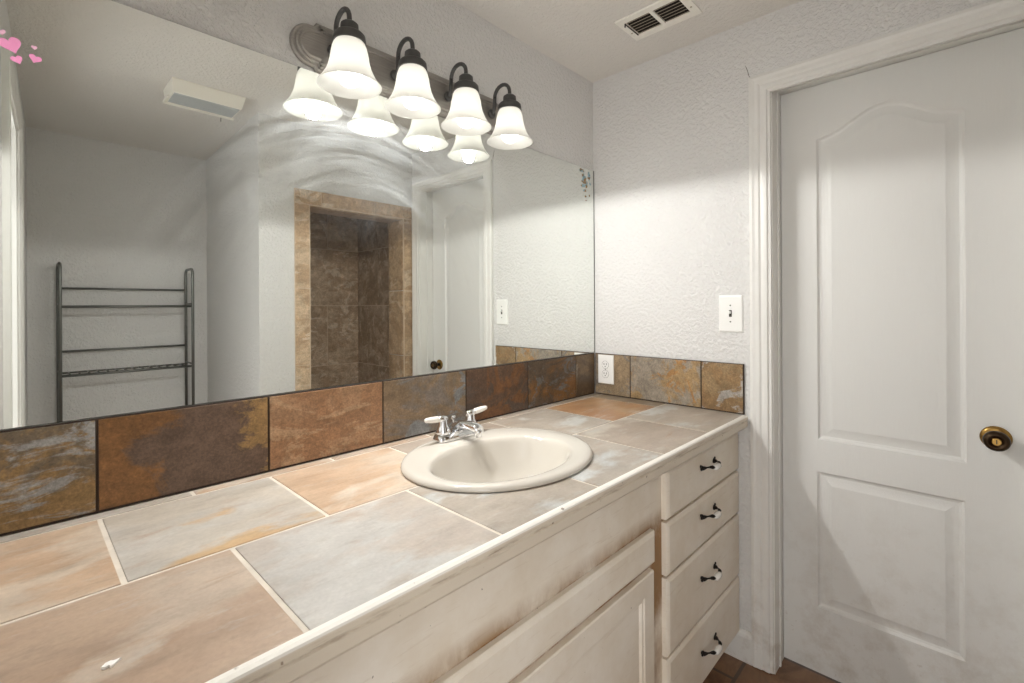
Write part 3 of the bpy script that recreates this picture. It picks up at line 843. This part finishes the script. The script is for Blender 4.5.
for z in (1.262 + 0.030, 1.262 - 0.030):
    bm = B(); lathe(bm, [(0.003, -0.0055), (0.003, -0.0072), (0.0015, -0.0076)], (0, -0.604, z), 'x', 12)
    obj('screw', bm, 'steel', sw)
ou = thing('electrical_outlet', (-0.012, -0.0715, 0.944), 'white duplex outlet plate on the slate backsplash by the corner', 'outlet')
OX = -0.0123
plate(OX, -0.0720, 1.010, 0.080, 0.128, ou)
for z in (1.0305, 0.9895):
    bm = B()
    lathe(bm, [(0.0165, -0.0060), (0.0165, -0.0078), (0.0158, -0.0082)], (OX, -0.0720, z), 'x', 24)
    rc = obj('receptacle', bm, 'plastic', ou)
    bm = B()
    for dy in (-0.006, 0.006): box(bm, OX - 0.0086, OX - 0.0080, -0.0720 + dy - 0.0012, -0.0720 + dy + 0.0012, z - 0.001, z + 0.0075)
    lathe(bm, [(0.0024, -0.0078), (0.0024, -0.0086)], (OX, -0.0720, z - 0.007), 'x', 10)
    tube(bm, [(OX - 0.0070, -0.0720 + 0.0172 * math.cos(a), z + 0.0172 * math.sin(a)) for a in [2 * PI * k / 24 for k in range(24)]], 0.0004, 6, closed=True)
    obj('slots', bm, 'slot', rc)
bm = B(); lathe(bm, [(0.0026, -0.006), (0.0026, -0.0072), (0.001, -0.0076)], (OX, -0.0720, 1.010), 'x', 12)
obj('screw', bm, 'steel', ou)

# ------------------------------------------------------------------ ceiling register
VX, VY = -0.260, -0.450
vt = thing('ceiling_vent', (VX, VY, H - 0.015), 'white louvred air vent in the ceiling near the door wall', 'air vent')
bm = B()
wx, wy = 0.080, 0.126
bk = 0.055; bl = 0.094
def vbox(x0, x1, y0, y1, z0, z1, b=0): box(bm, VX + x0, VX + x1, VY + y0, VY + y1, z0, z1, b)
z0, z1 = H - 0.007, H - 0.0004
vbox(-wx, -0.050, -wy, wy, z0, z1, 0.002); vbox(0.050, wx, -wy, wy, z0, z1, 0.002)
vbox(-0.052, 0.052, -wy, -0.098, z0, z1, 0.002); vbox(-0.052, 0.052, 0.098, wy, z0, z1, 0.002); vbox(-0.052, 0.052, -0.007, 0.007, z0, z1, 0.001)
obj('vent_frame', bm, 'vent', vt)
bm = B(); vbox(-0.052, 0.052, -0.1, 0.1, H - 0.0016, H - 0.0003)
obj('duct', bm, 'dark', vt)
for b0, b1 in ((-0.097, -0.008), (0.008, 0.097)):
    for k in range(6):
        x = VX - 0.044 + k * 0.0172
        bm = B()
        extrude_poly(bm, [(x - 0.0062, H - 0.0078), (x - 0.0050, H - 0.0086), (x + 0.0058, H - 0.0020), (x + 0.0046, H - 0.0016)], lambda p, t: (p[0], t, p[1]), VY + b0, VY + b1)
        obj('louver', bm, 'louver', vt)
bm = B(); box(bm, VX - 0.052, VX - 0.048, VY + 0.098, VY + 0.102, H - 0.020, H - 0.006, 0.001)
box(bm, VX - 0.050, VX + 0.045, VY + 0.0985, VY + 0.1015, H - 0.0095, H - 0.0068)
obj('damper_lever', bm, 'slot', vt)
for s in (-1, 1):
    bm = B(); lathe(bm, [(0.0035, H - 0.0066), (0.0035, H - 0.0084), (0.0015, H - 0.009)], (VX + 0.02, VY + s * 0.112, 0), 'z', 10)
    obj('screw', bm, 'louver', vt)

# ------------------------------------------------------------------ exhaust fan on the nook ceiling
ex = thing('exhaust_fan', (-1.205, -1.39, H - 0.055), 'boxy ivory exhaust fan on the ceiling, reflected in the mirror', 'exhaust fan')
bm = B()
def rc_(x0, x1, y0, y1, z): return [(x0, y0, z), (x1, y0, z), (x1, y1, z), (x0, y1, z)]
loft(bm, [rc_(-1.353, -1.057, -1.490, -1.304, H - 0.0003), rc_(-1.353, -1.057, -1.490, -1.304, H - 0.006), rc_(-1.347, -1.065, -1.478, -1.334, H - 0.050), rc_(-1.343, -1.069, -1.474, -1.340, H - 0.0535)], smooth=False, cap0=True, cap1=True)
obj('cover', bm, 'fan', ex)
bm = B()
extrude_poly(bm, [(-1.341, H - 0.0536), (-1.344, H - 0.0565), (-1.470, H - 0.0565), (-1.473, H - 0.0536)], lambda p, t: (t, p[0], p[1]), -1.338, -1.073)
obj('lens', bm, 'lens', ex)
bm = B(); box(bm, -1.352, -1.060, -1.488, -1.478, H - 0.064, H - 0.050, 0.002); box(bm, -1.356, -1.348, -1.488, -1.400, H - 0.060, H - 0.050, 0.002)
obj('rim', bm, 'fan', ex)
bm = B(); tube(bm, [(-1.115, -1.490, H - 0.060), (-1.115, -1.492, H - 0.082)], 0.0016, 6)
obj('pull_chain', bm, 'slot', ex)

# ------------------------------------------------------------------ steel rack in the nook
rk = thing('storage_rack', (-1.36, -2.45, 0), 'tall steel tube rack with wire shelves in the recess, seen in the mirror', 'rack')
RX0, RX1, RY0, RY1, RZ = -1.668, -1.050, -2.545, -2.365, 1.545
for x in (RX0, RX1):
    bm = B(); r = 0.035
    pts = [(x, RY1, 0.002), (x, RY1, RZ - r)] + [(x, RY1 - r + r * math.cos(PI / 2 * k / 6), RZ - r + r * math.sin(PI / 2 * k / 6)) for k in range(1, 7)]
    pts += [(x, RY0 + r - r * math.sin(PI / 2 * k / 6), RZ - r + r * math.cos(PI / 2 * k / 6)) for k in range(0, 7)] + [(x, RY0, 0.002)]
    tube(bm, pts, 0.0085, 12)
    for z in (0.25, 1.32, 0.935): tube(bm, [(x, RY0, z), (x, RY1, z)], 0.005, 8)
    obj('side_frame', bm, 'steel', rk, True)
for z in (1.412, 1.046):
    bm = B(); tube(bm, [(RX0, RY0, z), (RX1, RY0, z)], 0.0065, 10)
    obj('rail', bm, 'steel', rk, True)
for z in (1.305, 0.922):
    bm = B()
    tube(bm, [(RX0, RY1, z), (RX1, RY1, z)], 0.0075, 10); tube(bm, [(RX0, RY0, z), (RX1, RY0, z)], 0.005, 8)
    n = 15
    for k in range(1, n):
        x = RX0 + (RX1 - RX0) * k / n
        tube(bm, [(x, RY0, z + 0.003), (x, RY1, z + 0.003)], 0.0042, 6)
    obj('wire_shelf', bm, 'steel', rk, True)

# ------------------------------------------------------------------ tiled shower alcove
shw = thing('shower_alcove', (-0.38, -1.85, 0), 'walk-in shower alcove of brown stone tiles, reflected in the mirror', 'shower')
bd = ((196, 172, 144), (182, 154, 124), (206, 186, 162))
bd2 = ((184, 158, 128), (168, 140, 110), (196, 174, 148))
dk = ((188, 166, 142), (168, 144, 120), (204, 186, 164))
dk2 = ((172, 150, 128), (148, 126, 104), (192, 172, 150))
BX0, BX1, BZ = -0.772, -0.004, 1.953
sp = []
zz = [0.0, 0.53, 0.972, 1.40, SZT]
xt = [BX0, -0.62, -0.28, BX1]
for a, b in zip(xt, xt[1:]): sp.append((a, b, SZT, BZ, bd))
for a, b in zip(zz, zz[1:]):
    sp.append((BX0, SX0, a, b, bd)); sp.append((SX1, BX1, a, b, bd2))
bm = tiles_mesh(sp, lambda a, b, h: (a, YS + h, b), 0.004, 0.009, 0.0005)
br_ = obj('border', bm, 'slate', shw); br_['label'] = 'tan stone tile border'
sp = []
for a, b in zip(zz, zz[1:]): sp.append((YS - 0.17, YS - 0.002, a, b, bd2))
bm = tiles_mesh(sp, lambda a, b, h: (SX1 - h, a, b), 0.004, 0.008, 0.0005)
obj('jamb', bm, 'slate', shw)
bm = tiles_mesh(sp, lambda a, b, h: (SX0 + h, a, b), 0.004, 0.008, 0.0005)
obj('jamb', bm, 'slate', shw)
sp = [(SX0, -0.38, YS - 0.17, YS - 0.002, bd2), (-0.38, SX1, YS - 0.17, YS - 0.002, bd2)]
bm = tiles_mesh(sp, lambda a, b, h: (a, b, SZT - h), 0.004, 0.008, 0.0005)
obj('header', bm, 'slate', shw)
YB, SXR = -2.235, 0.030
sp = []
for j, z in enumerate((0.0, 0.40, 0.86, 1.305, 1.725, 2.14)):
    z2 = (0.40, 0.86, 1.305, 1.725, 2.14, H)[j]
    xs_ = [-0.875, -0.66, -0.22, SXR] if j % 2 == 0 else [-0.875, -0.40, SXR]
    if j == 2: xs_ = [-0.875, -0.665, -0.225, SXR]
    for a, b in zip(xs_, xs_[1:]): sp.append((a, b, z, z2, dk))
bm = tiles_mesh(sp, lambda a, b, h: (a, YB + h, b), 0.005, 0.009, 0.0005)
obj('back_wall', bm, 'slate', shw)
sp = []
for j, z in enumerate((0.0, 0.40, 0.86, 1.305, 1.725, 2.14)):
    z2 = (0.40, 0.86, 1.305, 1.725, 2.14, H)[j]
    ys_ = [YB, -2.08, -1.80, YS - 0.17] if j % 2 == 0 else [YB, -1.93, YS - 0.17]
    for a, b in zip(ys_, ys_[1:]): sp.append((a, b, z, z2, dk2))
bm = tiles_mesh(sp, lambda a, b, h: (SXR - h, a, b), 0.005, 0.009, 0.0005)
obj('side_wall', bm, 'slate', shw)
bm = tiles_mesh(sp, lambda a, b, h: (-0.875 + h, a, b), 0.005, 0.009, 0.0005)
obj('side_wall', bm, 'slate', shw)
bm = B()
box(bm, -0.876, SXR, YB - 0.02, YB + 0.006, 0, H); box(bm, SXR - 0.006, SXR + 0.02, YB - 0.02, YS - 0.171, 0, H); box(bm, -0.89, -0.869, YB, YS - 0.171, 0, H)
obj('grout_bed', bm, 'brown_grout', shw)
bm = B()
box(bm, BX0, SX0 + 0.004, YS + 0.0004, YS + 0.0065, 0, BZ); box(bm, SX1 - 0.004, BX1, YS + 0.0004, YS + 0.0065, 0, BZ); box(bm, SX0, SX1, YS + 0.0004, YS + 0.0065, SZT - 0.004, BZ)
obj('border_grout', bm, 'brown_grout', shw)

# ------------------------------------------------------------------ paint chip on the counter
bm = B()
px, py = -1.761, -0.544
pts = [(px + a * 0.72, py + b * 0.8) for a, b in ((-0.010, 0.000), (-0.004, 0.006), (0.002, 0.007), (0.006, 0.004), (0.015, 0.004), (0.010, 0.0), (0.006, -0.004), (0.001, -0.007), (-0.001, -0.002), (-0.006, -0.004))]
extrude_poly(bm, pts, lambda p, t: (p[0], p[1], t), ZC + 0.0002, ZC + 0.0030)
tag(obj('paint_chip', bm, 'chip'), 'small white flake of paint lying on the tan counter tile', 'paint chip')
